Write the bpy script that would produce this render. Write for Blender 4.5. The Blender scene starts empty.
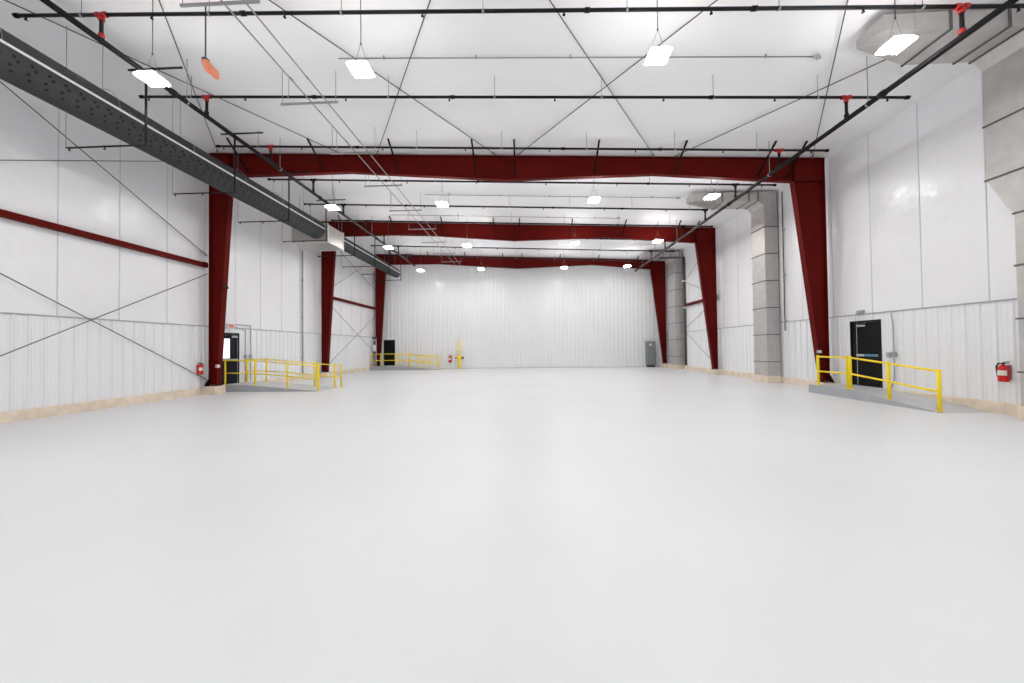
import bpy, math, random
from mathutils import Vector, Matrix
random.seed(7)
C = bpy.context.scene.collection
PI = math.pi

# ---------------------------------------------------------------- key dimensions (metres)
WL, WR = -12.24, 10.73          # side walls
BACK, FRONT = 29.34, -4.0       # end walls
D1, BAY = 13.52, 7.62           # first frame, bay length
SL = -0.0426                    # roof falls to the right
def roof(x): return 8.66 + SL * x
def beamtop(x): return 8.63 + SL * x
KERB = 0.26
LINER = 2.56
FRAMES = [D1, D1 + BAY, D1 + 2 * BAY]
ROWS = [7.02, 9.48, 11.95, 14.42, 16.84, 19.25, 21.72, 24.17, 26.64]

# ---------------------------------------------------------------- materials
def lin(c): return tuple(((v / 255) / 12.92 if v / 255 <= .04045 else ((v / 255 + .055) / 1.055) ** 2.4) for v in c) + (1,)
def mat(name, rgb, rough=.5, metal=0, noise=.0, nscale=6, bump=0, bscale=20, spec=.5, stretch=None, ndetail=4):
    m = bpy.data.materials.new(name); m.use_nodes = True
    nt = m.node_tree; b = nt.nodes['Principled BSDF']
    b.inputs['Roughness'].default_value = rough; b.inputs['Metallic'].default_value = metal
    b.inputs['Specular IOR Level'].default_value = spec
    col = lin(rgb); b.inputs['Base Color'].default_value = col
    tc = nt.nodes.new('ShaderNodeTexCoord')
    src = tc.outputs['Object']
    if stretch:
        mp = nt.nodes.new('ShaderNodeMapping'); mp.inputs['Scale'].default_value = stretch
        nt.links.new(src, mp.inputs['Vector']); src = mp.outputs['Vector']
    if noise:
        n = nt.nodes.new('ShaderNodeTexNoise'); n.inputs['Scale'].default_value = nscale; n.inputs['Detail'].default_value = ndetail
        nt.links.new(src, n.inputs['Vector'])
        r = nt.nodes.new('ShaderNodeValToRGB')
        r.color_ramp.elements[0].position = .3; r.color_ramp.elements[1].position = .7
        r.color_ramp.elements[0].color = tuple(max(0, v * (1 - noise)) for v in col[:3]) + (1,)
        r.color_ramp.elements[1].color = tuple(min(1, v * (1 + noise)) for v in col[:3]) + (1,)
        nt.links.new(n.outputs['Fac'], r.inputs['Fac']); nt.links.new(r.outputs['Color'], b.inputs['Base Color'])
    if bump:
        n2 = nt.nodes.new('ShaderNodeTexNoise'); n2.inputs['Scale'].default_value = bscale; n2.inputs['Detail'].default_value = 3
        nt.links.new(src, n2.inputs['Vector'])
        bp = nt.nodes.new('ShaderNodeBump'); bp.inputs['Strength'].default_value = bump; bp.inputs['Distance'].default_value = .05
        nt.links.new(n2.outputs['Fac'], bp.inputs['Height']); nt.links.new(bp.outputs['Normal'], b.inputs['Normal'])
    return m
def emit(name, rgb, s):
    m = bpy.data.materials.new(name); m.use_nodes = True
    nt = m.node_tree; nt.nodes.remove(nt.nodes['Principled BSDF'])
    e = nt.nodes.new('ShaderNodeEmission'); e.inputs['Color'].default_value = lin(rgb); e.inputs['Strength'].default_value = s
    nt.links.new(e.outputs['Emission'], nt.nodes['Material Output'].inputs['Surface'])
    return m
M = {
 'floor': mat('floor_epoxy', (221, 222, 224), .38, noise=.03, nscale=.35, bump=.01, bscale=3, spec=.3),
 'vinyl': mat('white_vinyl', (236, 236, 238), .26, noise=.015, nscale=1.2, bump=.4, bscale=3.2, spec=.5),
 'ceil': mat('ceiling_vinyl', (243, 243, 244), .62, noise=.015, nscale=.8, bump=.22, bscale=1.3),
 'liner': mat('white_liner_steel', (234, 235, 237), .17, spec=.5),
 'seam': mat('seam_grey', (203, 203, 206), .6),
 'brace': mat('brace_brown', (34, 10, 8), .6, spec=.15),
 'ramp': mat('ramp_grey', (196, 198, 200), .45, noise=.03, nscale=1.5, spec=.3),
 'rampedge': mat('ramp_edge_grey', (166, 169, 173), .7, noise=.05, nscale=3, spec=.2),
 'flash': mat('flashing_grey', (168, 170, 175), .5),
 'kerb': mat('kerb_concrete', (226, 211, 192), .85, noise=.12, nscale=3.5, bump=.2, bscale=30),
 'conc': mat('grey_concrete', (178, 180, 183), .75, noise=.06, nscale=3, bump=.1, bscale=25),
 'red': mat('red_primer', (92, 12, 7), .6, noise=.10, nscale=2.0, spec=.10),
 'reddark': mat('red_primer_dark', (76, 10, 6), .6, noise=.08, nscale=3, spec=.1),
 'black': mat('black_pipe', (13, 13, 14), .5, spec=.25),
 'blackp': mat('black_paint', (12, 12, 14), .5, spec=.25),
 'redp': mat('red_coupling', (176, 30, 26), .45),
 'fabric': mat('duct_fabric', (56, 58, 58), .9, noise=.05, nscale=3, bump=.1, bscale=6),
 'hole': mat('duct_hole', (16, 16, 17), .9),
 'track': mat('white_track', (225, 226, 228), .4),
 'galv': mat('galvanised_steel', (193, 190, 187), .46, .7, noise=.08, nscale=4, ndetail=6),
 'galvd': mat('galvanised_flange', (96, 94, 92), .5, .4),
 'rod': mat('zinc_rod', (150, 150, 152), .45, .4),
 'cable': mat('brace_steel', (92, 90, 90), .5, .3),
 'yellow': mat('yellow_paint', (255, 226, 38), .4, spec=.3),
 'steel': mat('stainless', (196, 198, 202), .25, .9),
 'door': mat('door_black', (10, 10, 12), .5, spec=.2),
 'doorblue': mat('door_navy', (8, 16, 30), .5, spec=.2),
 'white': mat('white_plastic', (232, 232, 230), .4),
 'extred': mat('extinguisher_red', (205, 22, 28), .25),
 'label': mat('paper_label', (222, 218, 208), .5),
 'greycab': mat('cabinet_grey', (128, 134, 134), .5),
 'greydark': mat('plinth_dark', (70, 74, 74), .6),
 'orange': mat('orange_lens', (243, 150, 112), .3),
 'pink': mat('red_face', (214, 120, 116), .5),
 'house': mat('lamp_housing', (205, 206, 208), .4),
 'blue': mat('blue_bar', (60, 128, 170), .3),
}
M['lamp'] = emit('lamp_lens', (255, 253, 250), 146)
g = bpy.data.materials.new('door_glass'); g.use_nodes = True
gb = g.node_tree.nodes['Principled BSDF']; gb.inputs['Transmission Weight'].default_value = 1; gb.inputs['Roughness'].default_value = .02; gb.inputs['IOR'].default_value = 1.05
M['glass'] = g

# ---------------------------------------------------------------- mesh builder
class MB:
    def __init__(s): s.v = []; s.f = []; s.sm = []
    def add(s, vs, fs, smooth=False):
        o = len(s.v); s.v += [tuple(v) for v in vs]
        for f in fs: s.f.append(tuple(i + o for i in f)); s.sm.append(smooth)
        return s
    def box(s, x0, x1, y0, y1, z0, z1):
        x0, x1 = sorted((x0, x1)); y0, y1 = sorted((y0, y1)); z0, z1 = sorted((z0, z1))
        return s.add([(x, y, z) for x in (x0, x1) for y in (y0, y1) for z in (z0, z1)],
              [(0, 1, 3, 2), (4, 6, 7, 5), (0, 4, 5, 1), (2, 3, 7, 6), (0, 2, 6, 4), (1, 5, 7, 3)])
    def hexa(s, p):   # p: 4 bottom (ccw from above) + 4 top
        return s.add(p, [(3, 2, 1, 0), (4, 5, 6, 7), (0, 1, 5, 4), (1, 2, 6, 5), (2, 3, 7, 6), (3, 0, 4, 7)])
    def prism(s, poly, axis, a, b):     # poly of 2-D points, extruded along axis
        n = len(poly)
        def pt(p, t):
            if axis == 'y': return (p[0], t, p[1])
            if axis == 'x': return (t, p[0], p[1])
            return (p[0], p[1], t)
        vs = [pt(p, a) for p in poly] + [pt(p, b) for p in poly]
        fs = [tuple(range(n)), tuple(range(2 * n - 1, n - 1, -1))] + [(i, i + n, (i + 1) % n + n, (i + 1) % n) for i in range(n)]
        return s.add(vs, fs)
    def tube(s, a, b, r, n=10, r2=None, caps=True):
        a, b = Vector(a), Vector(b); d = (b - a).normalized(); r2 = r if r2 is None else r2
        t = Vector((0, 0, 1)) if abs(d.z) < .9 else Vector((1, 0, 0))
        u = d.cross(t).normalized(); w = d.cross(u)
        vs = []
        for p, rr in ((a, r), (b, r2)):
            for k in range(n):
                c, q = math.cos(2 * PI * k / n), math.sin(2 * PI * k / n); vs.append(p + (u * c + w * q) * rr)
        s.add(vs, [(k, (k + 1) % n, (k + 1) % n + n, k + n) for k in range(n)], True)
        if caps: s.add(vs, [tuple(range(n - 1, -1, -1)), tuple(range(n, 2 * n))])
        return s
    def path(s, pts, r, n=8):
        for a, b in zip(pts, pts[1:]): s.tube(a, b, r, n)
        for p in pts[1:-1]: s.ball(p, r * 1.02, 6, 8)
        return s
    def ball(s, c, r, m=8, n=12, sz=1.0):
        vs = [(c[0], c[1], c[2] - r * sz)]
        for i in range(1, m):
            a = -PI / 2 + PI * i / m
            for k in range(n):
                vs.append((c[0] + r * math.cos(a) * math.cos(2 * PI * k / n), c[1] + r * math.cos(a) * math.sin(2 * PI * k / n), c[2] + r * sz * math.sin(a)))
        vs.append((c[0], c[1], c[2] + r * sz)); L = len(vs) - 1; fs = []
        for k in range(n):
            fs.append((0, 1 + (k + 1) % n, 1 + k)); fs.append((L, L - n + k, L - n + (k + 1) % n))
            for i in range(m - 2):
                o = 1 + i * n; fs.append((o + k, o + (k + 1) % n, o + n + (k + 1) % n, o + n + k))
        return s.add(vs, fs, True)
    def lathe(s, c, prof, n=20):   # prof of (r, z)
        vs = [(c[0] + r * math.cos(2 * PI * k / n), c[1] + r * math.sin(2 * PI * k / n), c[2] + z) for r, z in prof for k in range(n)]
        fs = [(i * n + k, i * n + (k + 1) % n, (i + 1) * n + (k + 1) % n, (i + 1) * n + k) for i in range(len(prof) - 1) for k in range(n)]
        s.add(vs, fs, True)
        s.add(vs[:n], [tuple(range(n - 1, -1, -1))]); s.add(vs[-n:], [tuple(range(n))])
        return s
    def bar(s, a, b, w, h):    # rectangular bar between two points
        a, b = Vector(a), Vector(b); d = (b - a).normalized()
        t = Vector((0, 0, 1)) if abs(d.z) < .95 else Vector((0, 1, 0))
        u = d.cross(t).normalized() * w / 2; k = d.cross(u).normalized() * h / 2
        vs = [p + i * u + j * k for p in (a, b) for i, j in ((-1, -1), (1, -1), (1, 1), (-1, 1))]
        return s.add(vs, [(0, 1, 2, 3), (7, 6, 5, 4), (0, 4, 5, 1), (1, 5, 6, 2), (2, 6, 7, 3), (3, 7, 4, 0)])
    def build(s, name, m, parent=None, bevel=0):
        o3 = Vector((0, 0, 0))
        if parent is not None:
            p = parent
            while p is not None: o3 = o3 + p.location; p = p.parent
        me = bpy.data.meshes.new(name)
        me.from_pydata([tuple(Vector(v) - o3) for v in s.v], [], s.f); me.update()
        me.polygons.foreach_set('use_smooth', s.sm)
        import bmesh
        bm = bmesh.new(); bm.from_mesh(me); bmesh.ops.remove_doubles(bm, verts=bm.verts, dist=1e-5)
        bmesh.ops.recalc_face_normals(bm, faces=bm.faces); bm.to_mesh(me); bm.free()
        me.materials.append(m)
        o = bpy.data.objects.new(name, me); C.objects.link(o)
        if parent is not None: o.parent = parent
        if bevel:
            b = o.modifiers.new('bevel', 'BEVEL'); b.width = bevel; b.segments = 2; b.limit_method = 'ANGLE'
        return o
def tag(o, label, cat, group=None):
    o['label'] = label; o['category'] = cat
    if group: o['group'] = group
    return o
def thing(name, loc, label, cat, group=None):
    o = bpy.data.objects.new(name, None); o.empty_display_size = .2; C.objects.link(o); o.location = loc
    return tag(o, label, cat, group)
def struct(o): o['kind'] = 'structure'; return o
KIDS = {}
def copy_tree(o, parent=None):
    c = o.copy(); C.objects.link(c); c.parent = parent
    for ch in list(o.children): copy_tree(ch, c)
    return c
def own_tag(o, label, group=None):
    o['label'] = label
    if group: o['group'] = group
    return o

# ================================================================ SETTING
mb = MB(); mb.box(WL - .3, WR + .3, FRONT, BACK + .3, -.2, 0)
struct(mb.build('floor', M['floor']))
# ceiling: vinyl-faced insulation sagging softly between purlins
mb = MB(); ys = [FRONT + i * .127 for i in range(int((BACK - FRONT) / .127) + 2)]
nx = 24; vs = []; fs = []
for j, y in enumerate(ys):
    ph = ((y - 12.42) / 1.524) % 1.0
    sag = .03 * (math.sin(PI * ph) ** .8)
    for i in range(nx + 1):
        x = WL - .02 + (WR - WL + .04) * i / nx
        vs.append((x, y, roof(x) + .04 - sag))
for j in range(len(ys) - 1):
    for i in range(nx):
        a = j * (nx + 1) + i; fs.append((a, a + 1, a + nx + 2, a + nx + 1))
mb.add(vs, fs, True)
ce = struct(mb.build('ceiling', M['ceil']))
mb = MB(); mb.hexa([(WL - .3, FRONT, roof(WL) + .12), (WR + .3, FRONT, roof(WR) + .12), (WR + .3, BACK + .3, roof(WR) + .12), (WL - .3, BACK + .3, roof(WL) + .12),
                    (WL - .3, FRONT, roof(WL) + .2), (WR + .3, FRONT, roof(WR) + .2), (WR + .3, BACK + .3, roof(WR) + .2), (WL - .3, BACK + .3, roof(WL) + .2)])
mb.build('roof_sheet', M['flash'], ce)

def rib_profile(y0, y1, pitch, phase):
    """list of (y, depth) describing ribbed steel sheet"""
    out = [(y0, 0)]; k = math.ceil((y0 - phase) / pitch)
    while phase + k * pitch < y1 - .06:
        y = phase + k * pitch
        if y > y0 + .06: out += [(y - .045, 0), (y - .02, .03), (y + .02, .03), (y + .045, 0)]
        for q in (1, 2):
            yy = y + q * pitch / 3
            if yy < y1 - .05 and yy > y0 + .05: out += [(yy - .018, 0), (yy, .006), (yy + .018, 0)]
        k += 1
    out.append((y1, 0)); return out
def ribbed_side(X, sgn, y0, y1, z0, z1, phase, m):
    pr = rib_profile(y0, y1, .305, phase)
    vs = [(X + sgn * d, y, z0) for y, d in pr] + [(X + sgn * d, y, z1) for y, d in pr]; n = len(pr)
    m.add(vs, [(i, i + 1, i + 1 + n, i + n) for i in range(n - 1)])
def ribbed_back(Y, x0, x1, z0, z1f, phase, m):
    pr = rib_profile(x0, x1, .305, phase)
    vs = [(x, Y - d, z0) for x, d in pr] + [(x, Y - d, z1f(x)) for x, d in pr]; n = len(pr)
    m.add(vs, [(i, i + 1, i + 1 + n, i + n) for i in range(n - 1)])

def side_wall(name, X, s, holes, seams, phase):
    """s = +1 when the room lies towards +x. holes: door openings (y0, y1, z1)"""
    zt = roof(X) + .2
    m = MB(); edges = [FRONT]
    for h in holes: edges += [h[0], h[1]]
    edges.append(BACK + .3)
    for i in range(0, len(edges), 2): m.box(X - s * .25, X - s * .01, edges[i], edges[i + 1], -.1, LINER)
    for h in holes:
        m.box(X - s * .25, X - s * .01, h[0], h[1], h[2], LINER); m.box(X - s * .25, X - s * .01, h[0], h[1], -.1, .27)
    m.box(X - s * .25, X - s * .01, FRONT, BACK + .3, LINER, zt)
    w = struct(m.build(name, M['flash']))
    # upper insulation, billowing a little between girts and seams
    m = MB(); n = 330; zz = [LINER + (zt - LINER) * k / 36 for k in range(37)]
    vs = []; fs = []
    for i in range(n + 1):
        y = FRONT + (BACK - FRONT) * i / n
        ph = ((y - seams) / 1.463) % 1
        for z in zz:
            pz = ((z - LINER) / 2.27) % 1
            d = .022 * (math.sin(PI * ph) ** .6) * (.35 + .65 * math.sin(PI * pz) ** .7)
            vs.append((X + s * d, y, z))
    for i in range(n):
        for k in range(36):
            a = i * 37 + k; fs.append((a, a + 1, a + 38, a + 37))
    m.add(vs, fs, True); m.build('insulation', M['vinyl'], w)
    m = MB(); k = math.ceil((FRONT - seams) / 1.463)
    while seams + k * 1.463 < BACK:
        y = seams + k * 1.463; m.box(X + s * .001, X + s * .012, y - .011, y + .011, LINER, roof(X) + .04); k += 1
    m.build('seam', M['seam'], w)
    m = MB(); cur = FRONT
    for h in holes:
        ribbed_side(X, s, cur, h[0], KERB, LINER, phase, m); ribbed_side(X, s, h[0], h[1], h[2], LINER, phase, m); cur = h[1]
    ribbed_side(X, s, cur, BACK, KERB, LINER, phase, m)
    m.build('liner_panel', M['liner'], w)
    m = MB(); m.box(X - s * .01, X + s * .035, FRONT, BACK, LINER - .012, LINER + .022); m.build('flashing', M['flash'], w)
    return w
DL = (14.02, 15.12, 2.36)       # left door opening
DR = (11.74, 12.80, 2.36)       # right door opening
side_wall('wall_left', WL, 1, [DL], 9.073, 8.85)
side_wall('wall_right', WR, -1, [DR], 9.073, 8.977)
DB = (-11.64, -10.72, 2.36)
m = MB(); zt = 9.5
m.box(WL - .3, DB[0], BACK + .01, BACK + .3, -.1, zt); m.box(DB[1], WR + .3, BACK + .01, BACK + .3, -.1, zt)
m.box(DB[0], DB[1], BACK + .01, BACK + .3, DB[2], zt); m.box(DB[0], DB[1], BACK + .01, BACK + .3, -.1, .28)
wb = struct(m.build('wall_back', M['flash']))
m = MB(); zf = lambda x: roof(x) + .15
ribbed_back(BACK, WL, DB[0], .05, zf, -11.9, m); ribbed_back(BACK, DB[0], DB[1], DB[2], zf, -11.9, m); ribbed_back(BACK, DB[1], WR, .05, zf, -11.9, m)
m.build('liner_panel', M['liner'], wb)
m = MB(); m.box(DB[1], WR, BACK - .02, BACK + .01, 0, .055); m.build('flashing', M['seam'], wb)
m = MB(); m.box(WL - .3, WR + .3, FRONT - .2, FRONT, -.1, 9.5); struct(m.build('wall_front', M['liner']))
# concrete kerbs under the side walls
def kerb(name, X, s, gaps):
    m = MB(); cur = FRONT
    for a, b in gaps + [(BACK, BACK)]:
        y = cur
        while y < a - .01:
            e = min(a, y + 3.2)
            m.prism([(X - s * .2, 0), (X + s * .085, 0), (X + s * .075, KERB - .01), (X + s * .055, KERB), (X - s * .2, KERB)], 'y', y, e - .006); y = e
        cur = b
    return struct(m.build(name, M['kerb']))
kerb('baseboard_left', WL, 1, [(DL[0], DL[1])]); kerb('baseboard_right', WR, -1, [(DR[0], DR[1])])

# ---------------------------------------------------------------- doors
def side_door(name, X, s, y0, y1, z1, body, lite=None, blue=False):
    m = MB(); z0 = .27; f = .05
    m.box(X - s * .16, X + s * .03, y0, y0 + f, z0, z1); m.box(X - s * .16, X + s * .03, y1 - f, y1, z0, z1); m.box(X - s * .16, X + s * .03, y0, y1, z1 - f, z1)
    d = struct(m.build(name, M['blackp']))
    fw = f if lite else .2
    if not lite: MB().box(X - s * .16, X + s * .0, y1 - fw, y1 - f, z0, z1 - f).build('side_panel', M['blackp'], d)
    a, b, c, e = y0 + f + .004, y1 - fw - .004, z0 + .012, z1 - f - .004
    m = MB()
    if lite:
        l0, l1, q0, q1 = lite
        m.box(X - s * .06, X - s * .015, a, l0, c, e); m.box(X - s * .06, X - s * .015, l1, b, c, e)
        m.box(X - s * .06, X - s * .015, l0, l1, c, q0); m.box(X - s * .06, X - s * .015, l0, l1, q1, e)
        MB().box(X - s * .042, X - s * .034, l0, l1, q0, q1).build('pane', M['glass'], d)
    else: m.box(X - s * .06, X - s * .015, a, b, c, e)
    leaf = m.build('door_leaf', body, d)
    m = MB(); m.box(X - s * .015, X + s * .05, a + .03, b - .03, 1.215, 1.29); m.build('push_bar', M['steel'], leaf, .008)
    if blue: MB().box(X + s * .046, X + s * .06, a + .04, a + .48, 1.22, 1.285).build('push_pad', M['blue'], leaf)
    m = MB(); m.box(X - s * .015, X + s * .045, b - .36, b - .06, e - .14, e - .08); m.bar((X + s * .05, b - .12, e - .07), (X + s * .12, b - .45, e - .035), .025, .018)
    m.build('door_closer', M['steel'], d, .005)
    m = MB(); m.box(X - s * .012, X + s * .012, b - .03, b - .012, c, e); m.build('edge_strip', M['steel'], d)
    m = MB(); m.box(X - s * .2, X + s * .05, y0, y1, z0 - .01, z0 + .012); m.build('threshold', M['steel'], d)
    return d
side_door('door_1', WL, 1, DL[0], DL[1], DL[2], M['doorblue'], (14.22, 14.72, 1.32, 2.12))
side_door('door_2', WR, -1, DR[0], DR[1], DR[2], M['door'], None, True)
m = MB(); y = BACK
m.box(DB[0], DB[0] + .05, y - .03, y + .15, .28, DB[2]); m.box(DB[1] - .05, DB[1], y - .03, y + .15, .28, DB[2]); m.box(DB[0], DB[1], y - .03, y + .15, DB[2] - .05, DB[2])
d3 = struct(m.build('door_3', M['blackp']))
MB().box(DB[0] + .054, DB[1] - .054, y + .015, y + .06, .29, DB[2] - .054).build('door_leaf', M['door'], d3)
MB().box(DB[0] + .1, DB[1] - .1, y - .04, y + .015, 1.235, 1.29).build('push_bar', M['greydark'], d3)
# daylit yard outside the left door's glass
m = MB(); m.box(WL - 8, WL - .35, 8, 21, -.1, .15); struct(m.build('trim_1', M['conc']))

# ================================================================ STEEL FRAMES
ORD = ['nearest', 'middle', 'farthest']
def column(i, Y, s):
    side = 'left' if s > 0 else 'right'
    if s > 0: xo, xb, xt, zb, ztop = -12.03, -11.74, -11.22, .33, 8.26
    else:     xo, xb, xt, zb, ztop = 10.50, 10.28, 9.46, .31, 7.40
    lab = {('left', 0): 'red steel column at the left wall beside the glazed door, nearest the camera',
           ('left', 1): 'red steel column at the left wall, second from the camera, behind the ramp rails',
           ('left', 2): 'red steel column at the left wall, farthest, beside the back black door',
           ('right', 0): 'red tapered column at the right wall beside the black door, nearest the camera',
           ('right', 1): 'red tapered steel column at the right wall, second from the camera',
           ('right', 2): 'red tapered steel column at the right wall, farthest, beside the grey cabinet'}[(side, i)]
    t = thing('steel_column', (xb, Y, zb), lab, 'column', 'red steel frame columns')
    zk = beamtop(xo) - .01
    hw = .115
    def inner(z): return xb + (xt - xb) * (z - zb) / (ztop - zb)
    m = MB(); m.prism([(xo, zb), (xb, zb), (xt, ztop), (xt, beamtop(xt) - .03), (xo, zk)], 'y', Y - .006, Y + .006); m.build('web', M['red'], t)
    m = MB(); m.box(xo, xo + s * .014, Y - hw, Y + hw, zb, zk); m.build('outer_flange', M['red'], t)
    m = MB(); m.prism([(xb, zb), (xb + s * .016, zb), (xt + s * .016, ztop), (xt, ztop)], 'y', Y - hw, Y + hw); m.build('inner_flange', M['red'], t)
    m = MB(); m.hexa([(min(xo, xt), Y - hw, ztop - .012), (max(xo, xt), Y - hw, ztop - .012), (max(xo, xt), Y + hw, ztop - .012), (min(xo, xt), Y + hw, ztop - .012),
                      (min(xo, xt), Y - hw, ztop), (max(xo, xt), Y - hw, ztop), (max(xo, xt), Y + hw, ztop), (min(xo, xt), Y + hw, ztop)]); m.build('stiffener', M['reddark'], t)
    m = MB(); a, b = sorted((xo, xt)); m.hexa([(a, Y - hw, beamtop(a) - .02), (b, Y - hw, beamtop(b) - .02), (b, Y + hw, beamtop(b) - .02), (a, Y + hw, beamtop(a) - .02),
                      (a, Y - hw, beamtop(a)), (b, Y - hw, beamtop(b)), (b, Y + hw, beamtop(b)), (a, Y + hw, beamtop(a))]); m.build('cap_plate', M['red'], t)
    m = MB(); m.box(xt - s * .0, xt - s * .02, Y - hw, Y + hw, ztop - .02, beamtop(xt)); m.build('end_plate', M['reddark'], t)
    m = MB(); m.box(xo - s * .03, xb + s * .05, Y - .15, Y + .15, zb - .025, zb)
    bp = m.build('base_plate', M['blackp'], t)
    for dx in (.06, -.06):
        for dy in (-.1, .1): MB().tube(((xo + xb) / 2 + dx, Y + dy, zb), ((xo + xb) / 2 + dx, Y + dy, zb + .05), .012, 6).build('anchor_bolt', M['rod'], bp)
    if i == 0:
        m = MB(); m.prism([(Y - .34, zb - .02), (Y - .12, zb - .02), (Y - .12, zb + .24), (Y - .17, zb + .22)], 'x', xo + s * .02, xo + s * .05); m.build('brace_anchor', M['blackp'], t)
    # concrete pedestal
    if not (s > 0 and i == 2):
        top = zb - .025
        m = MB(); x0, x1 = (WL + .08, xb + .07) if s > 0 else (xb - .10, WR - .08)
        m.hexa([(x0, Y - .27, 0), (x1, Y - .27, 0), (x1, Y + .27, 0), (x0, Y + .27, 0), (x0, Y - .25, top), (x1, Y - .25, top), (x1, Y + .25, top), (x0, Y + .25, top)])
        o = m.build('concrete_pedestal', M['kerb'], None, .012)
        tag(o, 'tan concrete pedestal under the ' + {0: 'nearest', 1: 'second', 2: 'farthest'}[i] + ' red column on the %s wall' % side, 'pedestal', 'concrete column pedestals')
    return t
BOT = [[(-11.22, 8.26), (-6.6, 8.27), (-.75, 7.79), (4.6, 7.83), (9.46, 7.41)],
       [(-11.22, 8.27), (-6.6, 8.27), (-.75, 7.76), (4.4, 7.82), (9.46, 7.40)],
       [(-11.22, 8.33), (-6.9, 8.28), (-.75, 7.80), (5.0, 7.97), (9.46, 7.52)]]
def beam(i, Y):
    bot = BOT[i]
    t = thing('roof_beam', (-.75, Y, 8.0), ['long red steel roof beam spanning the hall, lowest and nearest the camera', 'long red steel roof beam spanning the hall, second of the three',
              'long red steel roof beam just in front of the back wall, farthest'][i], 'beam', 'red steel roof beams')
    x0, x1 = bot[0][0], bot[-1][0]; hw = .10
    m = MB(); m.prism(bot + [(x1, beamtop(x1) - .004), (x0, beamtop(x0) - .004)], 'y', Y - .006, Y + .006); m.build('web', M['red'], t)
    m = MB()
    for (a, za), (b, zb) in zip(bot, bot[1:]):
        m.hexa([(a, Y - hw, za - .014), (b, Y - hw, zb - .014), (b, Y + hw, zb - .014), (a, Y + hw, za - .014), (a, Y - hw, za), (b, Y - hw, zb), (b, Y + hw, zb), (a, Y + hw, za)])
    m.build('bottom_flange', M['red'], t)
    m = MB(); a, b = x0, x1
    m.hexa([(a, Y - hw, beamtop(a) - .014), (b, Y - hw, beamtop(b) - .014), (b, Y + hw, beamtop(b) - .014), (a, Y + hw, beamtop(a) - .014),
            (a, Y - hw, beamtop(a)), (b, Y - hw, beamtop(b)), (b, Y + hw, beamtop(b)), (a, Y + hw, beamtop(a))]); m.build('top_flange', M['red'], t)
    def botz(x):
        for (a, za), (b, zb) in zip(bot, bot[1:]):
            if a <= x <= b: return za + (zb - za) * (x - a) / (b - a)
        return bot[0][1]
    m = MB(); m.box(-.775, -.725, Y - hw - .01, Y + hw + .01, botz(-.75) - .03, beamtop(-.75) - .004); m.build('splice_plate', M['reddark'], t)
    for x in (-10.53, -7.62, -4.76, -1.86, -.41, 2.46, 5.35, 8.22, 9.2):
        m = MB(); zl = botz(x) + .12
        zt_ = roof(x) + .015
        m.bar((x, Y - .05, zl), (x, Y - 1.08, zt_), .055, .012); m.bar((x + .025, Y - .05, zl), (x + .025, Y - 1.08, zt_), .012, .05)
        m.build('flange_brace', M['brace'], t)
    return t
for i, Y in enumerate(FRAMES):
    column(i, Y, 1); column(i, Y, -1); beam(i, Y)

# girts (red struts) along the side walls
def girt(y0, y1, x, z, label):
    t = thing('wall_strut', (x, y0, z), label, 'strut', 'red wall struts')
    m = MB(); m.prism([(x - .07, z - .08), (x + .07, z - .08), (x + .07, z - .068), (x - .058, z - .068), (x - .058, z + .068), (x + .07, z + .068), (x + .07, z + .08), (x - .07, z + .08)] if x > 0 else
                      [(x + .07, z - .08), (x - .07, z - .08), (x - .07, z - .068), (x + .058, z - .068), (x + .058, z + .068), (x - .07, z + .068), (x - .07, z + .08), (x + .07, z + .08)], 'y', y0, y1)
    m.build('channel', M['red'], t)
    for y in (y0 + .12, y1 - .12):
        s = 1 if x < 0 else -1
        MB().box(x + s * .03, x + s * .075, y - .09, y + .09, z - .1, z + .1).build('clip', M['reddark'], t)
girt(4.0, D1 - .13, -12.10, 4.85, 'long red horizontal strut on the left wall, nearest, above the crossed rods')
girt(FRAMES[1] + .13, FRAMES[2] - .13, -12.10, 4.84, 'red horizontal strut on the far left wall between the last two columns')
girt(FRAMES[1] + .13, 25.36, 10.60, 4.35, 'red horizontal strut on the far right wall between the last two columns')

# crossed wall rods
def rod(a, b, label, name='wall_brace_rod', r=.013, group='crossed wall bracing rods', cat='brace rod'):
    t = thing(name, a, label, cat, group)
    a, b = Vector(a), Vector(b); m = MB(); m.tube(a, b, r, 6); m.build('rod', M['cable'], t)
    d = (b - a).normalized(); m = MB(); m.tube(a + d * .05, a + d * .28, r * 2.2, 8); m.build('turnbuckle', M['rod'], t)
    return t
xl, xr = WL + .13, WR - .13
rod((xl, D1 - .1, .55), (xl, 5.9, 4.55), 'thin lower rod on the near left wall, descending to the nearest left column base')
rod((xl + .03, 5.9, .45), (xl + .03, D1 - .1, 4.54), 'thin lower rod on the near left wall, rising towards the nearest left column')
rod((xl, D1 - .1, 5.23), (xl, 5.9, 8.87), 'thin upper rod on the near left wall, running down to the red strut')
rod((xl + .03, 5.9, 5.06), (xl + .03, D1 - .1, 8.82), 'thin upper rod on the near left wall, rising behind the fabric duct')
f2, f3 = FRAMES[1] + .15, FRAMES[2] - .1
rod((xl, f2, 4.75), (xl, f3, 1.35), 'thin lower rod on the far left wall, falling towards the back')
rod((xl + .03, f2, .45), (xl + .03, f3, 4.2), 'thin lower rod on the far left wall, rising towards the back')
rod((xl, f2, 4.95), (xl, f3, 8.75), 'thin upper rod on the far left wall, rising towards the back')
rod((xl + .03, f2, 8.55), (xl + .03, f3, 6.3), 'thin upper rod on the far left wall, falling towards the back')
rod((xr, f2, .45), (xr, 25.4, 2.513), 'thin lower rod on the far right wall, rising towards the back')
rod((xr - .03, f2, 4.25), (xr - .03, 25.4, 2.772), 'thin lower rod on the far right wall, falling towards the back')
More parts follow.
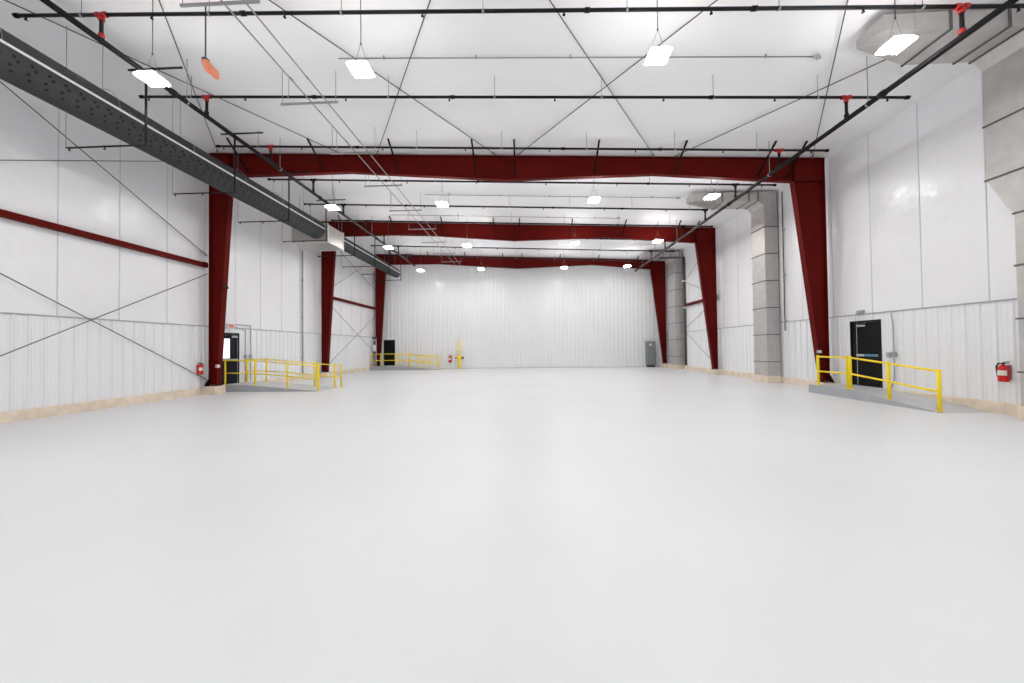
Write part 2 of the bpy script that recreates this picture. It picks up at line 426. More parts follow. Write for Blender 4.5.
rod((xr, f2, 4.45), (xr, 25.4, 5.928), 'thin upper rod on the far right wall, rising towards the back')
rod((xr - .03, f2, 7.7), (xr - .03, 25.4, 5.943), 'thin upper rod on the far right wall, falling towards the back')

# crossed roof rods
def rz(x): return roof(x) - .06
RB = [(-10.97, 7.15, -6.89, 13.3, 'starting at the far left corner of the photo'), (-5.31, 7.16, -1.12, 13.3, 'passing behind the second bright lamp from the left'),
      (-7.51, 7.13, -11.46, 13.1, 'running to the top of the nearest left column'), (-1.84, 7.2, -5.43, 13.2, 'left of the centre, leaning left as it recedes'),
      (.43, 7.22, 4.62, 13.4, 'right of the centre, leaning right as it recedes'), (3.88, 7.26, -.22, 13.2, 'passing behind the third bright lamp'),
      (6.24, 7.29, 9.13, 11.9, 'running towards the top of the nearest right column'), (8.35, 8.99, 5.46, 13.1, 'starting under the right duct outlet')]
for x0, y0, x1, y1, w in RB:
    k = (x1 - x0) / (y1 - y0); ya, yb = 5.9, D1 - .12
    xa, xb = x0 + k * (ya - y0), x0 + k * (yb - y0); xb = max(-11.9, min(10.4, xb))
    rod((xb, yb, rz(xb)), (xa, ya, rz(xa)), 'thin roof rod before the nearest beam, ' + w, 'roof_brace_rod', .013, 'crossed roof rods')

# ================================================================ LAMPS
LX = [-7.74, -3.32, 2.60, 7.05]
LY = [7.26, 14.33, 20.24, 26.40, 0.90]  # last row is added out of view to brighten the near floor
LZ = 7.27
ROWN = ['brightest front row', 'row just behind the nearest red beam', 'row just before the middle red beam', 'small back row', 'unseen row added over the viewer']
COLN = ['leftmost', 'second from left', 'third from left', 'rightmost']
def make_lamp():
    t = thing('high_bay_lamp', (0, 0, LZ), 'x', 'lamp', 'white high bay ceiling lamps')
    MB().box(-.18, .18, -.17, .17, LZ + .024, LZ + .085).build('housing', M['house'], t, .012)
    MB().box(-.20, .20, -.19, .19, LZ - .010, LZ + .024).build('lens', M['lamp'], t)
    MB().box(-.13, .13, -.05, .05, LZ + .085, LZ + .135).build('driver_box', M['house'], t)
    m = MB()
    for sx in (-.15, .15):
        m.tube((sx, 0, LZ + .085), (0, 0, LZ + .55), .004, 5)
    m.build('hanger_wire', M['rod'], t)
    return t
base = make_lamp()
for r, y in enumerate(LY):
    for c, x in enumerate(LX):
        o = base if (r == 0 and c == 0) else copy_tree(base)
        o.location = (x, y, LZ)
        own_tag(o, 'white ceiling lamp, %s of the %s' % (COLN[c], ROWN[r]))
        top = roof(x) + .01
        m = MB(); m.tube((x, y, LZ + .53), (x, y, top), .008, 6); m.ball((x, y, LZ + .54), .02, 5, 6); m.build('suspension_cord', M['cable'], o)

# ================================================================ SPRINKLER PIPES
WORD = ['nearest', 'second', 'third', 'fourth', 'fifth', 'sixth', 'seventh', 'eighth', 'ninth']
XML, ZML = -8.57, 7.93
XMR, ZMR = 7.98, 7.20
HX = [-10.2, -7.5, -4.745, -1.985, .755, 3.51, 6.255, 8.96]
for i, Y in enumerate(ROWS):
    x0, x1 = -10.42, 8.05 if i == 4 else 9.45
    dz = -.065 if i in (4, 8) else 0
    pipez = (lambda x, d=dz: 8.10 + d + SL * x)
    t = thing('sprinkler_branch_pipe', (0, Y, pipez(0)), 'black sprinkler pipe crossing the ceiling, %s from the camera%s' % (WORD[i], {2: ', before the nearest beam', 3: ', behind the nearest beam'}.get(i, '')), 'pipe', 'black sprinkler cross pipes')
    m = MB(); m.tube((x0, Y, pipez(x0)), (x1, Y, pipez(x1)), .034, 10)
    m.build('pipe', M['black'], t)
    MB().tube((x0 - .03, Y, pipez(x0)), (x0 + .06, Y, pipez(x0)), .045, 10).build('end_cap', M['black'], t)
    MB().tube((x1 + .03, Y, pipez(x1)), (x1 - .06, Y, pipez(x1)), .045, 10).build('end_cap', M['black'], t)
    for x in HX:
        if x > x1: continue
        z = pipez(x)
        m = MB(); m.tube((x, Y, z - .03), (x, Y, z - .085), .017, 8); m.tube((x, Y, z - .085), (x, Y, z - .092), .03, 10); m.build('sprinkler_head', M['black'], t)
    for x in (-9.0, -6.3, -3.6, -.8, 1.95, 4.75, 7.3):
        if abs(x - XML) < .2: continue
        m = MB(); m.tube((x, Y, pipez(x) + .034), (x, Y, roof(x) + .01), .007, 6); m.build('hanger_rod', M['rod'], t)
        MB().tube((x - .02, Y, pipez(x)), (x + .02, Y, pipez(x)), .041, 10).build('hanger_ring', M['rod'], t)
    for x, zm in ((XML, ZML), (XMR, ZMR)):
        z = pipez(x)
        m = MB(); m.tube((x, Y, zm + .05), (x, Y, z - .03), .033, 10); ri = m.build('riser', M['black'], t)
        m = MB(); m.tube((x - .11, Y, z), (x - .04, Y, z), .052, 10); m.tube((x + .04, Y, z), (x + .11, Y, z), .052, 10); m.tube((x, Y, z - .05), (x, Y, z - .12), .05, 10); m.tube((x - .06, Y, z), (x + .06, Y, z), .044, 10)
        m.build('tee_coupling', M['redp'] if i in (0, 1, 2) else M['black'], t)
        m = MB(); m.tube((x, Y, zm + .055), (x, Y, zm + .14), .05, 10); m.build('riser_coupling', M['redp'] if i == 0 else M['black'], ri)
    for x in (-1.9 if i % 2 else 1.2, 4.3 if i % 2 == 0 else 4.7, -5.6):
        MB().tube((x - .05, Y, pipez(x)), (x + .05, Y, pipez(x)), .047, 10).build('joint_coupling', M['black'], t)
for nm, x, z, lab in (('l', XML, ZML, 'thick black sprinkler main running into the distance above the fabric duct at left'), ('r', XMR, ZMR, 'thick black sprinkler main running into the distance along the right side of the ceiling')):
    t = thing('sprinkler_main_pipe', (x, 4, z), lab, 'pipe', 'black sprinkler mains')
    MB().tube((x, 3.0, z), (x, 27.6, z), .057, 12).build('pipe', M['black'], t)
    MB().tube((x, 27.55, z), (x, 27.65, z), .075, 12).build('end_cap', M['black'], t)
    for y in (6.0, 8.55, 14.9, 20.6):
        MB().tube((x, y - .06, z), (x, y + .06, z), .074, 12).build('joint_coupling', M['black'], t)
    for y in (8.9, 12.42, 16.0, 20.0, 23.4, 26.0):
        m = MB(); m.tube((x, y, z + .055), (x, y, roof(x) + .01), .009, 6); m.build('hanger_rod', M['rod'], t)
        MB().tube((x, y - .02, z), (x, y + .02, z), .065, 12).build('hanger_ring', M['rod'], t)
    for y in ROWS:
        MB().tube((x, y, z + .03), (x, y, z + .075), .045, 10).build('outlet', M['black'], t)
# drops that carry heads below the fabric duct
for i, y in enumerate((7.9, 10.43, 12.9, 15.35, 17.93, 20.38, 22.5, 24.63)):
    zb = 6.285; x = XML
    xe = -10.45 if i < 6 else -10.3
    t = thing('sprinkler_drop_pipe', (x, y, zb), 'thin black drop pipe turning under the left duct, %s from the camera' % WORD[i], 'pipe', 'drop pipes around the left duct')
    m = MB(); m.tube((x, y, ZML - .03), (x, y, zb), .023, 8); m.tube((x, y, zb), (xe, y, zb), .02, 8); m.ball((x, y, zb), .034, 6, 8); m.build('pipe', M['black'], t)
    m = MB(); m.tube((x - .42, y, ZML + .085), (x + .85, y, ZML + .085), .023, 8); m.tube((x, y, ZML + .04), (x, y, ZML + .09), .03, 8); m.build('cross_arm', M['black'], t)
    for xh in (xe + .06, xe + .9):
        m = MB(); m.tube((xh, y, zb - .015), (xh, y, zb - .06), .014, 8); m.tube((xh, y, zb - .06), (xh, y, zb - .066), .026, 8); m.build('sprinkler_head', M['black'], t)
    xh = xe - .03 if i < 6 else xe
    if i != 4:
        m = MB(); m.tube((xh, y, zb - .02), (xh, y, roof(xh) + .01), .006, 6); m.build('hanger_rod', M['rod'], t)

# ================================================================ FABRIC DUCT (left)
def fabric_duct(name, xc, zc, r, y0, y1, label, holes, endcap):
    t = thing(name, (xc, y0, zc), label, 'duct', 'grey fabric air ducts')
    n = 48; vs = []; fs = []; mi = []; prof = [(y0, r)]; kind = []
    yy = y0; j = 0
    while yy < y1 - .3:
        for st, kd in ((.052, 'A'), (.018, ''), (.052, 'B'), (.138, '')):
            yy += st; prof.append((yy, r)); kind.append(kd)
    prof.append((y1, r)); kind.append('')
    if endcap:
        prof += [(y1 + .06, r * .93), (y1 + .1, r * .75), (y1 + .11, .02)]; kind += ['', '', '']
    for y, rr in prof:
        for k in range(n): vs.append((xc + rr * math.cos(2 * PI * k / n), y, zc + rr * math.sin(2 * PI * k / n)))
    hole = {'A': {45, 42, 26, 29}, 'B': {44, 40, 27, 31}}
    for j in range(len(prof) - 1):
        for k in range(n):
            fs.append((j * n + k, j * n + (k + 1) % n, (j + 1) * n + (k + 1) % n, (j + 1) * n + k))
            mi.append(1 if kind[j] and k in hole[kind[j]] else 0)
    tb = MB().add(vs, fs, True).build('fabric_tube', M['fabric'], t)
    tb.data.materials.append(M['hole']); tb.data.polygons.foreach_set('material_index', mi)
    m = MB()
    for sx in (-1, 1): MB().box(xc + sx * (r - .004), xc + sx * (r + .022), y0, y1, zc - .022, zc + .022).build('side_track', M['track'], t)
    y = 4.3 if y0 < 10 else y0 + .7
    while y < y1:
        m = MB(); pts = []
        for q in range(13):
            a = PI * q / 12; pts.append((xc + (r + .015) * math.cos(a), y, zc + (r + .09) * math.sin(a)))
        m.path(pts, .006, 5); m.tube((xc, y, zc + r + .09), (xc, y, roof(xc) + .01), .006, 6); m.build('hanger_loop', M['rod'], t)
        y += 1.95
    return t
fabric_duct('fabric_air_duct', -9.97, 7.32, .427, 2.5, 17.0, 'long dark grey perforated fabric duct with white side track, upper left near the camera', 1.0, False)
fabric_duct('fabric_air_duct', -9.86, 7.30, .335, 18.52, 27.3, 'thinner grey fabric duct beyond the metal box, ending before the back wall', .8, True)
# plenum box fed through the left wall
t = thing('duct_plenum_box', (-10.2, 17.7, 6.75), 'galvanised metal box joining the two fabric ducts above the second left column', 'duct')
x0, x1, y0, y1, z0, z1 = -11.17, -9.42, 17.0, 18.5, 6.72, 7.58
MB().box(x0, x1, y0 + .02, y1, z0, z1).build('body', M['galv'], t, .01)
for y in (y0 + .0, y1 - .03):
    m = MB(); f = .03
    for rr in ((x0 - f, x1 + f, z0 - f, z0), (x0 - f, x1 + f, z1, z1 + f), (x1, x1 + f, z0, z1), (x0 - f, x0, z0, z1)): m.box(rr[0], rr[1], y, y + .035, rr[2], rr[3])
    m.build('flange', M['track'], t)
for xx, yy in ((x0 + .2, y0 + .3), (x0 + .2, y1 - .3), (x1 - .1, y1 - .3)):
    MB().tube((xx, yy, z1), (xx, yy, roof(xx) + .01), .008, 6).build('hanger_rod', M['rod'], t)
m = MB(); m.tube((-9.86, y1, 7.30), (-9.86, y1 + .06, 7.30), .35, 32); m.tube((-9.97, y0 - .04, 7.32), (-9.97, y0 + .03, 7.32), .44, 36); m.build('collar', M['galvd'], t)

# ================================================================ METAL DUCTS (right)
def metal_duct(idx, y0, y1, x_out, x_in, z_b, z_t, x_tip, label, low=None):
    t = thing('metal_air_duct', (x_in, y0, KERB), label, 'duct', 'galvanised air ducts on the right wall')
    xi = WR - .09
    if low is None:
        MB().box(x_in, xi, y0, y1, .3, z_b).build('riser', M['galv'], t, .006)
        zs = [.9, 2.05, 3.2, 4.35, 5.5, 6.65]
        lim = (y0, y1)
        for z in zs:
            m = MB(); m.box(x_in - .022, xi, y0 - .022, y1 + .022, z - .016, z + .016); m.build('joint_flange', M['galvd'], t)
        m = MB(); m.box(x_in - .03, xi, y0 - .03, y1 + .03, .0, .3); m.build('plinth', M['kerb'], t)
    else:
        ly0, ly1, zt0, zt1 = low
        MB().box(x_in, xi, y0, y1, zt1, z_b).build('riser', M['galv'], t, .006)
        m = MB(); m.hexa([(x_in, ly0, zt0), (xi, ly0, zt0), (xi, ly1, zt0), (x_in, ly1, zt0), (x_in, y0, zt1), (xi, y0, zt1), (xi, y1, zt1), (x_in, y1, zt1)]); m.build('taper', M['galv'], t)
        MB().box(x_in, xi, ly0, ly1, .3, zt0).build('lower_riser', M['galv'], t, .006)
        for z, a, b in ((zt1, y0, y1), (6.35, y0, y1), (zt0, ly0, ly1), (3.2, ly0, ly1), (2.1, ly0, ly1), (1.0, ly0, ly1)):
            m = MB(); m.box(x_in - .022, xi, a - .022, b + .022, z - .016, z + .016); m.build('joint_flange', M['galvd'], t)
        m = MB(); m.box(x_in - .03, xi, ly0 - .03, ly1 + .03, .0, .3); m.build('plinth', M['kerb'], t)
    # throat bevel where the run meets the riser
    m = MB(); m.prism([(x_in, z_b), (x_in - .22, z_b), (x_in, z_b - .22)], 'y', y0, y1); m.build('throat', M['galv'], t)
    xm = x_tip + 1.25
    m = MB(); m.box(xm, xi, y0, y1, z_b, z_t); m.build('run', M['galv'], t, .006)
    dy = (y1 - y0)
    m = MB(); m.hexa([(x_tip, y0, z_b + .05), (xm, y0, z_b), (xm, y1, z_b), (x_tip, y1 - dy * .33, z_b + .17), (x_tip, y0, z_t), (xm, y0, z_t), (xm, y1, z_t), (x_tip, y1 - dy * .33, z_t)]); m.build('outlet_elbow', M['galv'], t)
    for x in (xm, xm + 1.1, x_in - .24):
        m = MB(); m.box(x - .018, x + .018, y0 - .025, y1 + .025, z_b - .022, z_b); m.box(x - .018, x + .018, y0 - .025, y1 + .025, z_t, z_t + .02)
        m.box(x - .018, x + .018, y0 - .025, y0, z_b, z_t); m.box(x - .018, x + .018, y1, y1 + .025, z_b, z_t); m.build('run_flange', M['galvd'], t)
    for x in (x_tip + .55, x_in - .1):
        m = MB(); m.tube((x, y0 - .035, z_b), (x, y0 - .035, roof(x) + .01), .006, 6); m.build('hanger_rod', M['rod'], t)
    return t
metal_duct(0, 7.58, 8.52, 0, 10.08, 7.81, 8.17, 7.15, 'big galvanised duct at the right edge of the photo, with outlet under the roof', (7.45, 8.07, 4.28, 5.16))
metal_duct(1, 16.14, 17.06, 0, 10.10, 7.77, 8.17, 7.13, 'tall galvanised duct on the right wall behind the nearest right column')
metal_duct(2, 25.88, 27.15, 0, 10.10, 7.77, 8.15, 8.1, 'small far galvanised duct beside the farthest right column')

# ================================================================ CONDUIT RACKS
TY = [6.51, 9.31, 11.78, 14.25, 16.9, 19.6, 22.1, 24.8, 27.2]
for i, y in enumerate(TY):
    t = thing('conduit_hanger', (-5.64, y, 8.06), 'grey strut hung on two rods under the paired conduits, %s from the camera' % WORD[i], 'hanger', 'struts holding the paired conduits')
    zz = 8.06
    if True:
        m = MB(); m.box(-6.40, -4.88, y - .02, y + .02, zz - .02, zz + .02); m.build('strut', M['rod'], t)
    for x in (-6.36, -4.93):
        m = MB(); m.tube((x, y, zz), (x, y, roof(x) + .01), .0075, 6); m.build('hanger_rod', M['rod'], t)
def conduit(x, kinks, label):
    t = thing('ceiling_conduit', (x, 4, 8.10), label, 'conduit', 'paired conduits along the ceiling')
    pts = [(x + dx, y, z) for dx, y, z in kinks]
    m = MB(); m.path(pts, .0165, 8); m.build('tube', M['rod'], t)
    for y in (8.5, 11.2, 16.2, 19.3):
        MB().tube((x, y - .05, 8.10), (x, y + .05, 8.10), .022, 8).build('coupling', M['rod'], t)
zc_ = 8.10
conduit(-5.58, [(-.02, 3.5, zc_), (0, 28.3, zc_)], 'left one of two thin grey conduits running the length of the ceiling')
conduit(-5.18, [(0, 3.5, zc_), (0, 28.3, zc_)], 'right one of two thin grey conduits running the length of the ceiling')
def cross_conduit(y, x0, x1, label):
    t = thing('cross_conduit', (x0, y, roof(x0) - .04), label, 'conduit', 'thin cross conduits under the roof')
    m = MB(); m.path([(x0, y, roof(x0) - .05), (x1, y, roof(x1) - .05)], .014, 6); m.build('tube', M['rod'], t)
    m = MB(); m.bar((x1 - .04, y - .06, roof(x1) - .07), (x1 + .12, y + .08, roof(x1) - .03), .09, .06); m.build('junction_box', M['flash'], t, .008)
    for k in range(5):
        x = x0 + (x1 - x0) * (k + .5) / 5
        MB().box(x - .012, x + .012, y - .02, y + .02, roof(x) - .07, roof(x) + .012).build('strap', M['rod'], t)
cross_conduit(8.82, -4.6, 6.78, 'thin grey conduit crossing behind the two front middle lamps')
cross_conduit(16.98, -4.74, 6.84, 'thin grey conduit crossing the ceiling behind the nearest beam')
cross_conduit(19.72, -7.4, 4.8, 'thin grey conduit crossing the ceiling just before the middle beam')

# ================================================================ RAMPS
def ramp(poly, axis, a, b, edges, label):
    # poly outlines the deck profile, the exposed long sides are bands of a darker grey
    u0 = poly[0][0]
    loc = (poly[0][0], (a + b) / 2, 0) if axis == 'y' else ((a + b) / 2, poly[0][0], 0)
    t = thing('concrete_ramp', loc, label, 'ramp', 'grey door ramps')
    lo, hi = a + (.03 if 'lo' in edges else 0), b - (.03 if 'hi' in edges else 0)
    MB().prism(poly, axis, lo, hi).build('deck', M['ramp'], t)
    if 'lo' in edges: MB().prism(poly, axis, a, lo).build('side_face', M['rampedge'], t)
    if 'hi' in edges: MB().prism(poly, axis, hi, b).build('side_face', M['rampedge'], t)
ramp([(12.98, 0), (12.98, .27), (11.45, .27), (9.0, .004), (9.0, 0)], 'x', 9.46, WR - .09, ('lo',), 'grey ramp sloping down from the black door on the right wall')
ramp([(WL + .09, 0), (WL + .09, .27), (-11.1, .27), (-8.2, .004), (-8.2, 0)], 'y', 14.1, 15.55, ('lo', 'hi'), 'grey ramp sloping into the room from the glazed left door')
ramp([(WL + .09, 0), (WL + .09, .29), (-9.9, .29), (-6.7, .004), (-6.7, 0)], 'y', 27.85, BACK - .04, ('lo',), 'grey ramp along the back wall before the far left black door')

# ================================================================ RAILINGS
def railing(posts, label, hgt=.97, r=.04):
    t = thing('yellow_railing', posts[0], label, 'railing', 'yellow pipe railings')
    for p in posts:
        m = MB(); m.tube(p, (p[0], p[1], p[2] + hgt), r, 12); m.ball((p[0], p[1], p[2] + hgt), r, 6, 12, .5); po = m.build('post', M['yellow'], t)
        MB().tube((p[0], p[1], p[2]), (p[0], p[1], p[2] + .012), r * 1.7, 12).build('base_flange', M['yellow'], po)
    for nm, f in (('top_rail', .965), ('middle_rail', .47)):
        m = MB(); pts = [(p[0], p[1], p[2] + hgt * f) for p in posts]; m.path(pts, r * .68, 10); m.build(nm, M['yellow'], t)
    return t
def zr(y): return .27 if y > 11.45 else max(.004, .27 - .266 * (11.45 - y) / 2.45)
railing([(9.6, y, zr(y)) for y in (12.74, 11.60)], 'short yellow railing on the right platform beside the nearest right column')
railing([(9.6, y, zr(y)) for y in (11.51, 10.33, 9.12)], 'long yellow railing sloping down the right ramp')
def zl(x): return .27 if x < -11.1 else max(.004, .27 - .266 * (x + 11.1) / 2.9)
railing([(x, 14.2, zl(x)) for x in (-12.05, -10.83, -9.5, -8.25)], 'front yellow railing of the left ramp, passing the glazed door', 1.0, .035)
railing([(x, 15.42, zl(x)) for x in (-12.1, -11.25, -9.12)], 'rear yellow railing of the left ramp, upper section', 1.0, .035)
railing([(x, 15.42, zl(x)) for x in (-9.0, -8.25)] + [(-7.98, 15.42, 0)], 'rear yellow railing of the left ramp, lower end near the second left column', .99, .035)
def zb_(x): return .29 if x < -9.9 else max(.004, .29 - .286 * (x + 9.9) / 3.2)
railing([(x, 27.95, zb_(x)) for x in (-12.05, -11.35, -10.2, -9.1, -8.0, -6.85)], 'front yellow railing of the far ramp along the back wall', .98, .034)
railing([(x, 29.05, zb_(x)) for x in (-10.3, -9.5, -8.7, -7.9, -7.1)], 'rear yellow railing of the far ramp, close to the back wall', .98, .034)

# ================================================================ WALL FITTINGS
def extinguisher(x, y, z, face, label, h=.43):
    # face: unit vector pointing into the room
    t = thing('fire_extinguisher', (x, y, z), label, 'fire extinguisher', 'red wall extinguishers')
    s = h / .43
    m = MB(); m.lathe((x, y, z), [(.06 * s, 0), (.082 * s, .012 * s), (.084 * s, .04 * s), (.084 * s, .30 * s), (.07 * s, .335 * s), (.03 * s, .365 * s), (.026 * s, .375 * s)], 20); cy = m.build('cylinder', M['extred'], t)
    m = MB(); vs = []
    a0 = math.atan2(face[1], face[0])
    for zz in (.14 * s, .25 * s):
        for k in range(13):
            a = a0 - 1.25 + 2.5 * k / 12; vs.append((x + .0855 * s * math.cos(a), y + .0855 * s * math.sin(a), z + zz))
    m.add(vs, [(k, k + 1, k + 14, k + 13) for k in range(12)], True); m.build('label_band', M['label'], cy)
    m = MB(); m.tube((x, y, z + .37 * s), (x, y, z + .41 * s), .022 * s, 10); m.bar((x - face[1] * -.02, y, z + .42 * s), (x + face[1] * .0 + .0, y - .1 * s if abs(face[0]) > .5 else y, z + .44 * s), .022, .016)
    m.bar((x, y, z + .405 * s), (x, y - .1 * s, z + .395 * s), .018, .012); m.build('valve_handle', M['blackp'], t)
    sx = -face[0] if abs(face[0]) > .5 else 0
    off = (0, .105 * s) if abs(face[0]) > .5 else (.105 * s, 0)
    m = MB(); m.path([(x, y, z + .40 * s), (x + off[0] * .8, y + off[1] * .8, z + .40 * s), (x + off[0] * 1.15, y + off[1] * 1.15, z + .33 * s), (x + off[0] * 1.1, y + off[1] * 1.1, z + .2 * s), (x + off[0] * .95, y + off[1] * .95, z + .1 * s)], .013 * s, 8); m.build('hose', M['blackp'], t)
    m = MB(); bx = (x - face[0] * .1 * s, y - face[1] * .1 * s)
    m.box(bx[0] - .02 - .03 * abs(face[1]), bx[0] + .02 + .03 * abs(face[1]), bx[1] - .02 - .03 * abs(face[0]), bx[1] + .02 + .03 * abs(face[0]), z + .05 * s, z + .36 * s); m.build('wall_bracket', M['steel'], t)
    return t
extinguisher(WR - .13, 8.76, .735, (-1, 0), 'red fire extinguisher with white label on the right wall', .44)
extinguisher(WL + .13, 13.14, .76, (1, 0), 'red fire extinguisher on the left wall beside the nearest column', .44)
extinguisher(-6.24, BACK - .15, .5, (0, -1), 'small far red extinguisher on the back wall near the yellow riser', .6)

# exit sign, lamp and wiring by the left door
t = thing('exit_sign', (WL, 14.6, 2.56), 'small white sign box with red face above the glazed left door', 'sign')
MB().box(WL + .035, WL + .10, 14.44, 14.78, 2.54, 2.74).build('housing', M['white'], t, .01)
MB().box(WL + .10, WL + .106, 14.48, 14.74, 2.57, 2.71).build('red_face', M['pink'], t)
t = thing('wall_lamp', (WL, 14.25, 2.55), 'small grey wall lamp above the glazed left door, beside the sign', 'wall lamp', 'door lamps')
MB().box(WL + .035, WL + .09, 14.15, 14.37, 2.52, 2.68).build('back_box', M['flash'], t, .01)
MB().ball((WL + .11, 14.26, 2.59), .08, 8, 12, .8).build('globe', M['house'], t)
t = thing('wall_lamp', (WR, 12.33, 2.6), 'small grey dome lamp above the black door on the right', 'wall lamp', 'door lamps')
MB().box(WR - .09, WR - .03, 12.24, 12.44, 2.58, 2.70).build('back_box', M['flash'], t, .01)
MB().ball((WR - .12, 12.34, 2.62), .09, 8, 12, .85).build('globe', M['flash'], t)
def wiring(X, s, runs, boxes, label):
    t = thing('switch_conduit', (X + s * .05, boxes[0][0], boxes[0][1]), label, 'conduit', 'wall conduits with switch boxes')
    for pts in runs:
        MB().path([(X + s * .055, y, z) for y, z in pts], .016, 8).build('tube', M['flash'], t)
    for y, z in boxes:
        MB().box(X + s * .032, X + s * .1, y - .05, y + .05, z - .075, z + .075).build('switch_box', M['flash'], t, .006)
wiring(WL, 1, [[(15.42, .3), (15.42, 2.5), (14.8, 2.62)], [(15.72, .3), (15.72, 2.72), (14.9, 2.72)]], [(15.42, 1.37), (15.72, 1.37)], 'pair of grey conduits with switch boxes right of the glazed left door')
wiring(WR, -1, [[(11.37, 2.5), (11.31, 2.2), (11.31, 1.3)], [(11.42, .3), (11.31, .6), (11.31, 1.2)]], [(11.46, 1.28), (11.30, 1.30)], 'grey conduit with two switch boxes beside the black right door')
# downpipe on the left wall
t = thing('wall_downpipe', (WL + .09, 19.42, .98), 'thin grey vertical pipe on the left wall between the near columns', 'pipe', 'thin wall pipes')
MB().tube((WL + .09, 19.42, .3), (WL + .09, 19.42, 7.0), .038, 10).build('pipe', M['flash'], t)
for z in (1.2, 3.4, 5.4): MB().box(WL + .03, WL + .135, 19.36, 19.48, z - .02, z + .02).build('clamp', M['flash'], t)
# strips beside the second right duct
t = thing('wall_downpipe', (WR - .09, 15.75, 2.0), 'thin grey vertical pipe on the right wall beside the second duct', 'pipe', 'thin wall pipes')
MB().tube((WR - .09, 15.82, 2.2), (WR - .09, 15.82, 8.0), .022, 8).build('pipe', M['cable'], t)
for z in (2.6, 4.5, 6.4): MB().box(WR - .12, WR - .02, 15.77, 15.87, z - .02, z + .02).build('clamp', M['flash'], t)
t = thing('wall_downpipe', (WR - .1, 25.6, .3), 'dark vertical pipe on the far right wall in front of the last duct', 'pipe', 'thin wall pipes')
MB().path([(WR - .1, 25.55, .3), (WR - .1, 25.55, 7.62), (9.0, 25.55, 7.62)], .07, 10).build('pipe', M['cable'], t)
for z in (4.2, 6.0): MB().box(WR - .26, WR - .02, 25.45, 25.62, z - .06, z + .06).build('clamp', M['white'], t)

# boxes on the columns
def small_box(name, x, y, z, d, m_, label, cat, m2=None):
    t = thing(name, (x, y, z), label, cat)
    MB().box(x - d[0], x + d[0], y - d[1], y + d[1], z - d[2], z + d[2]).build('body', m_, t, .008)
    if m2: MB().box(x - d[0] * .6, x + d[0] * .6, y - d[1] - .012, y - d[1], z - d[2] * .6, z + d[2] * .6).build('face', m2, t)
    return t
small_box('column_switch_box', -11.63, 13.36, 1.05, (.05, .05, .055), M['white'], 'small white box low on the nearest left red column', 'switch box', M['pink'])
small_box('horn_speaker', -11.42, 13.5, 4.02, (.05, .05, .05), M['blackp'], 'small black horn on the inner edge of the nearest left column', 'horn', M['greydark'])
small_box('column_outlet_box', 10.12, 13.36, 1.36, (.06, .04, .05), M['flash'], 'small grey box low on the nearest right red column', 'outlet box', M['white'])

# orange lamp hung left of the conduits
t = thing('orange_beacon', (-6.67, 7.45, 7.42), 'small orange hanging beacon on a thin rod, upper left', 'beacon')
MB().tube((-6.72, 7.4, 7.78), (-6.72, 7.4, roof(-6.7) + .01), .014, 8).build('rod', M['cable'], t)
MB().box(-6.77, -6.67, 7.35, 7.45, 7.72, 7.785).build('mount', M['greydark'], t, .01)
m = MB(); m.hexa([(-6.72, 7.36, 7.50), (-6.58, 7.36, 7.50), (-6.55, 7.58, 7.44), (-6.64, 7.58, 7.44), (-6.80, 7.33, 7.73), (-6.62, 7.33, 7.73), (-6.54, 7.56, 7.60), (-6.68, 7.56, 7.60)]); m.build('lens', M['orange'], t, .03)

# yellow gas riser on the back wall
X, Y = -5.48, BACK - .26
t = thing('yellow_gas_riser', (X, Y, 0), 'yellow pipe riser with valve standing against the back wall', 'pipe')
m = MB(); m.tube((X, Y, 0), (X, Y, 1.0), .1, 12); m.build('stand_pipe', M['yellow'], t)
m = MB(); m.tube((X - .12, Y, 1.0), (X - .12, Y, 2.3), .03, 8); m.tube((X + .12, Y, 1.0), (X + .12, Y, 2.3), .03, 8); m.tube((X - .15, Y, 1.0), (X + .15, Y, 1.0), .05, 8); m.tube((X - .12, Y, 1.65), (X + .12, Y, 1.65), .03, 8); m.build('twin_pipe', M['yellow'], t)
m = MB(); m.lathe((X, Y, .72), [(.1, 0), (.2, .06), (.2, .2), (.12, .32)], 16); m.build('valve_body', M['yellow'], t)
m = MB(); m.tube((X - .32, Y, .86), (X + .2, Y, .86), .045, 10); m.tube((X + .2, Y, .86), (X + .34, Y, .86), .09, 12); m.build('side_valve', M['greydark'], t)
# grey cabinet right
t = thing('electrical_cabinet', (9.43, BACK - .25, 0), 'tall grey metal cabinet against the back wall at right', 'cabinet')
ya, yb = BACK - .42, BACK - .03
MB().box(9.09, 9.77, ya, yb, .18, 2.0).build('body', M['greycab'], t, .01)
MB().box(9.14, 9.72, ya + .03, yb, 0, .18).build('plinth', M['greydark'], t)
cdoor = MB().box(9.12, 9.74, ya - .02, ya, .22, 1.96).build('door', M['greycab'], t, .005)
m = MB(); m.tube((9.38, ya - .028, 1.74), (9.38, ya - .018, 1.74), .085, 20); m.build('round_plate', M['white'], cdoor)
for z in (1.5, 1.4): MB().box(9.3, 9.6, ya - .03, ya - .02, z - .012, z + .012).build('vent_slot', M['greydark'], cdoor)
MB().box(9.66, 9.69, ya - .05, ya - .02, 1.0, 1.16).build('handle', M['greydark'], cdoor)
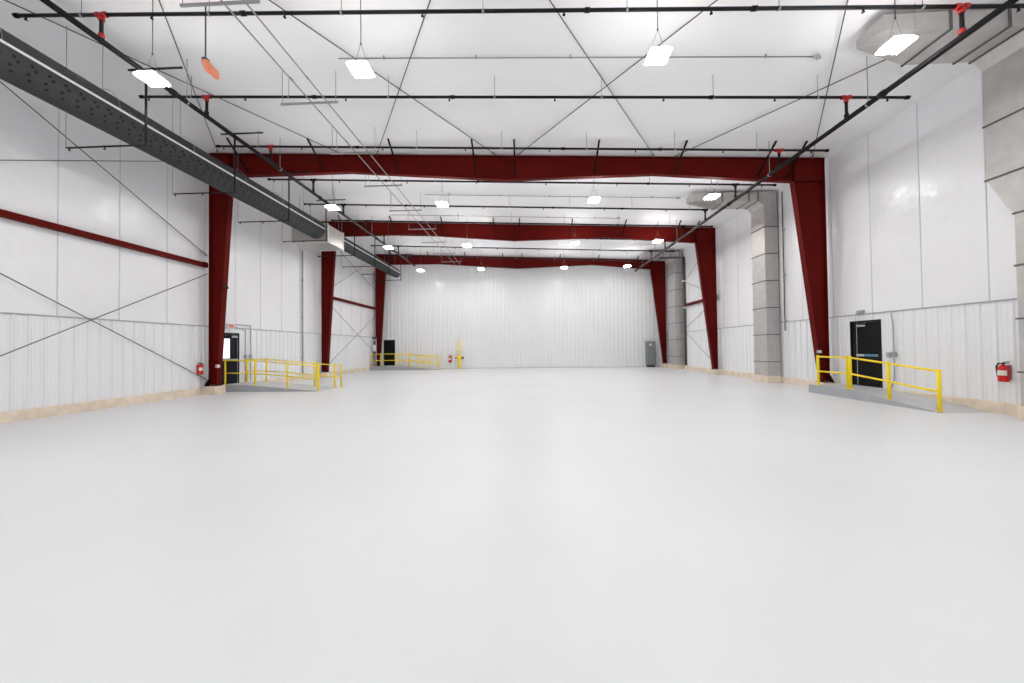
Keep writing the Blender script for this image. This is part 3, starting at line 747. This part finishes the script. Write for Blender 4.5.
# pipe stand at the far left corner
t = thing('valve_pipe_stand', (-11.95, 28.2, .29), 'pipe stand with white box beside the farthest left column', 'pipe stand')
m = MB()
for x in (-12.05, -11.8): MB().tube((x, 28.2, .29), (x, 28.2, 2.5), .04, 8).build('upright', M['flash'], t)
MB().tube((-12.09, 28.2, 2.48), (-11.75, 28.2, 2.48), .055, 8).build('crossbar', M['greydark'], t)
MB().box(-12.05, -11.8, 28.1, 28.24, 1.5, 1.95).build('white_box', M['white'], t, .02)
MB().box(-12.0, -11.85, 28.08, 28.26, 1.2, 1.42).build('valve', M['greydark'], t, .02)
m = MB(); m.tube((-11.92, 28.2, 1.95), (-11.92, 28.2, 2.25), .06, 8); m.build('gauge', M['greydark'], t)

# ================================================================ WORLD, CAMERA
w = bpy.data.worlds.new('World'); bpy.context.scene.world = w; w.use_nodes = True
w.node_tree.nodes['Background'].inputs['Color'].default_value = (.9, .95, 1, 1); w.node_tree.nodes['Background'].inputs['Strength'].default_value = 2.5
yaw, pitch, roll, H = .04426066, .01663231, -.01131566, 1.6206
fwd = Vector((-math.sin(yaw) * math.cos(pitch), math.cos(yaw) * math.cos(pitch), math.sin(pitch)))
r0 = Vector((math.cos(yaw), math.sin(yaw), 0)); u0 = r0.cross(fwd)
rt = r0 * math.cos(roll) + u0 * math.sin(roll); up = rt.cross(fwd)
cd = bpy.data.cameras.new('camera'); cam = bpy.data.objects.new('camera', cd); C.objects.link(cam)
cam.matrix_world = Matrix(((rt.x, up.x, -fwd.x, 0), (rt.y, up.y, -fwd.y, 0), (rt.z, up.z, -fwd.z, H), (0, 0, 0, 1)))
cd.sensor_width = 36; cd.lens = 36 * 370 / 1024; cd.clip_start = .05; cd.clip_end = 200
sc = bpy.context.scene; sc.camera = cam
sc.view_settings.view_transform = 'Standard'; sc.view_settings.look = 'None'; sc.view_settings.gamma = 1; sc.view_settings.use_curve_mapping = False
sc.view_settings.exposure = 0.0
sc.cycles.max_bounces = 12; sc.cycles.diffuse_bounces = 8
